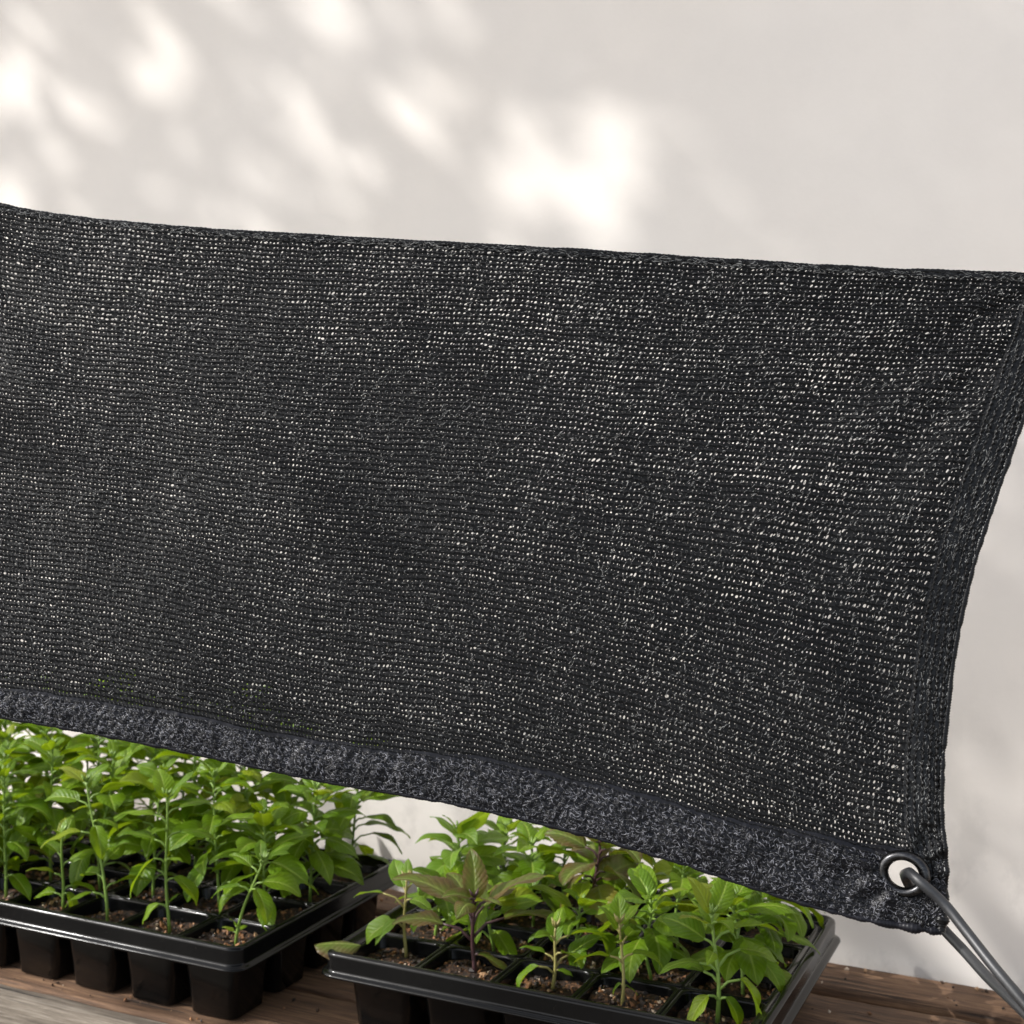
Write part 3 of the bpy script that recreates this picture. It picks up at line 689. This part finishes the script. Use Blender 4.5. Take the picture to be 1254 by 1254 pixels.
# ------------------------------------------------------------------ tree whose foliage dapples the wall (stands left of and behind the camera)
S = Vector((-.65, -.45, .61)).normalized()
PATCH = [(-1.035, 0.782, 0.067, 0.066, 1), (-1.044, 0.633, 0.067, 0.05, 1), (-0.943, 0.73, 0.026, 0.028, 0.6), (-0.834, 0.767, 0.029, 0.019, 0.8), (-0.666, 0.777, 0.035, 0.02, 1), (-0.597, 0.771, 0.015, 0.018, 0.6), (-0.528, 0.764, 0.02, 0.015, 0.9), (-0.54, 0.7, 0.029, 0.025, 1), (-0.675, 0.709, 0.023, 0.025, 0.5), (-0.589, 0.674, 0.018, 0.032, 0.8), (-0.68, 0.67, 0.026, 0.018, 1), (-0.636, 0.632, 0.026, 0.022, 1), (-0.73, 0.652, 0.017, 0.032, 0.8), (-0.831, 0.651, 0.026, 0.03, 0.8), (-0.768, 0.612, 0.056, 0.021, 0.8), (-0.462, 0.633, 0.028, 0.044, 1), (-0.425, 0.586, 0.068, 0.04, 1), (-0.368, 0.624, 0.029, 0.041, 1), (-0.393, 0.682, 0.01, 0.026, 0.8), (-0.276, 0.577, 0.014, 0.032, 0.7), (-0.168, 0.586, 0.013, 0.022, 0.5), (-0.09, 0.532, 0.012, 0.021, 0.6)]
tree = empty('shade_tree', (-2.6, -1.0, ZG), 'leafy tree whose crown throws the dappled shade onto the plaster wall', 'tree')
def crown():
    b = MB(); g_ = random.Random(77)
    for _ in range(24000):
        wx, wz = g_.uniform(-1.55, 1.0), g_.uniform(-.95, 1.15)
        rim = ((wx + .28)/1.25)**2 + ((wz - .1)/1.05)**2
        if rim > g_.uniform(.8, 1.05): continue
        drop = False
        for (px, pz, rx, rz, k) in PATCH:
            # gaps in the crown, a little larger than the patch of light they let through
            if ((wx - px)/(rx*.88 + .009*k))**2 + ((wz - pz)/(rz*.88 + .009*k))**2 < 1 and g_.random() < (.45 + .47*k): drop = True; break
        if not drop and .12 < wz < (.50 if wx < -.16 else .46) and wx < -.02 and g_.random() < (.55 + .6*(wz - .12) if wx < -.2 else .52): drop = True
        if not drop and wz < .12 and g_.random() < ((.56 + max(0, .12 - wz)*2.4) if wz > -.05 and wx > -.28 else .985): drop = True
        if not drop and wx < -.35 and wz > .5 and g_.random() < .22: drop = True
        if drop: continue
        p = Vector((wx, YW, wz)) + S*g_.uniform(2.5, 3.6)
        d = Vector((g_.gauss(0, 1), g_.gauss(0, 1), g_.gauss(-.4, .6))).normalized(); sd = d.cross(Vector((g_.gauss(0, 1), g_.gauss(0, 1), g_.gauss(0, 1)))).normalized(); nn = d.cross(sd)
        l, wd = g_.uniform(.022, .036), g_.uniform(.009, .014)
        b.add([p - d*l, p - d*l*.3 + sd*wd + nn*.002, p + d*l*.35 + sd*wd*.8 + nn*.002, p + d*l, p + d*l*.35 - sd*wd*.8 + nn*.002, p - d*l*.3 - sd*wd + nn*.002, p],
              [(0, 6, 1), (1, 6, 2), (2, 6, 3), (3, 6, 4), (4, 6, 5), (5, 6, 0)])
    o = b.build('crown', M['tleaf'], tree); o.location = -tree.location
crown()
tb = MB()
tb.tube([(0, 0, 0), (.02, .01, .7), (-.03, .05, 1.5), (.05, .1, 2.2), (.2, .25, 2.9)], [.11, .09, .075, .05, .02], 12)
for (q0, q1, q2) in (((-.03, .05, 1.5), (.15, .35, 1.75), (.5, .75, 1.95)), ((.03, .09, 2.1), (.5, .5, 2.3), (1.0, .75, 2.25)), ((0, .06, 1.8), (-.2, .4, 2.3), (-.25, .7, 2.7)), ((.05, .1, 2.2), (.4, .1, 2.6), (.9, .2, 2.8))):
    tb.tube([q0, q1, q2], [.045, .028, .008], 8)
tb.build('trunk', M['bark'], tree)

# ------------------------------------------------------------------ light, camera
sun = bpy.data.lights.new('sun', 'SUN'); sun.energy = 2.4; sun.angle = R(.55); sun.color = (1, .98, .95)
so_ = link('sun', sun); so_.rotation_euler = S.to_track_quat('Z', 'Y').to_euler()
wd = bpy.data.worlds.new('World'); scene.world = wd; wd.use_nodes = True
nt = wd.node_tree; bg = nt.nodes['Background']; sk = nt.nodes.new('ShaderNodeTexSky'); sk.sky_type = 'NISHITA'; sk.sun_disc = False
sk.sun_elevation = math.asin(S.z); sk.sun_rotation = math.atan2(S.x, S.y); sk.dust_density = 2.5; sk.air_density = 1.0
hs = nt.nodes.new('ShaderNodeHueSaturation'); hs.inputs['Saturation'].default_value = .45
nt.links.new(sk.outputs[0], hs.inputs['Color']); nt.links.new(hs.outputs[0], bg.inputs[0]); bg.inputs[1].default_value = .15
cam = bpy.data.cameras.new('camera'); co_ = link('camera', cam); scene.camera = co_
co_.location = (0, 0, .3785); co_.rotation_euler = (R(90 - 2.36), 0, CAM_YAW)
cam.sensor_width = 36; cam.lens = 1578/1254*36; cam.clip_start = .01; cam.clip_end = 300
cam.dof.use_dof = True; cam.dof.focus_distance = .63; cam.dof.aperture_fstop = 18
vs = scene.view_settings; vs.view_transform = 'Standard'; vs.look = 'None'; vs.gamma = 1; vs.exposure = .95; vs.use_curve_mapping = False
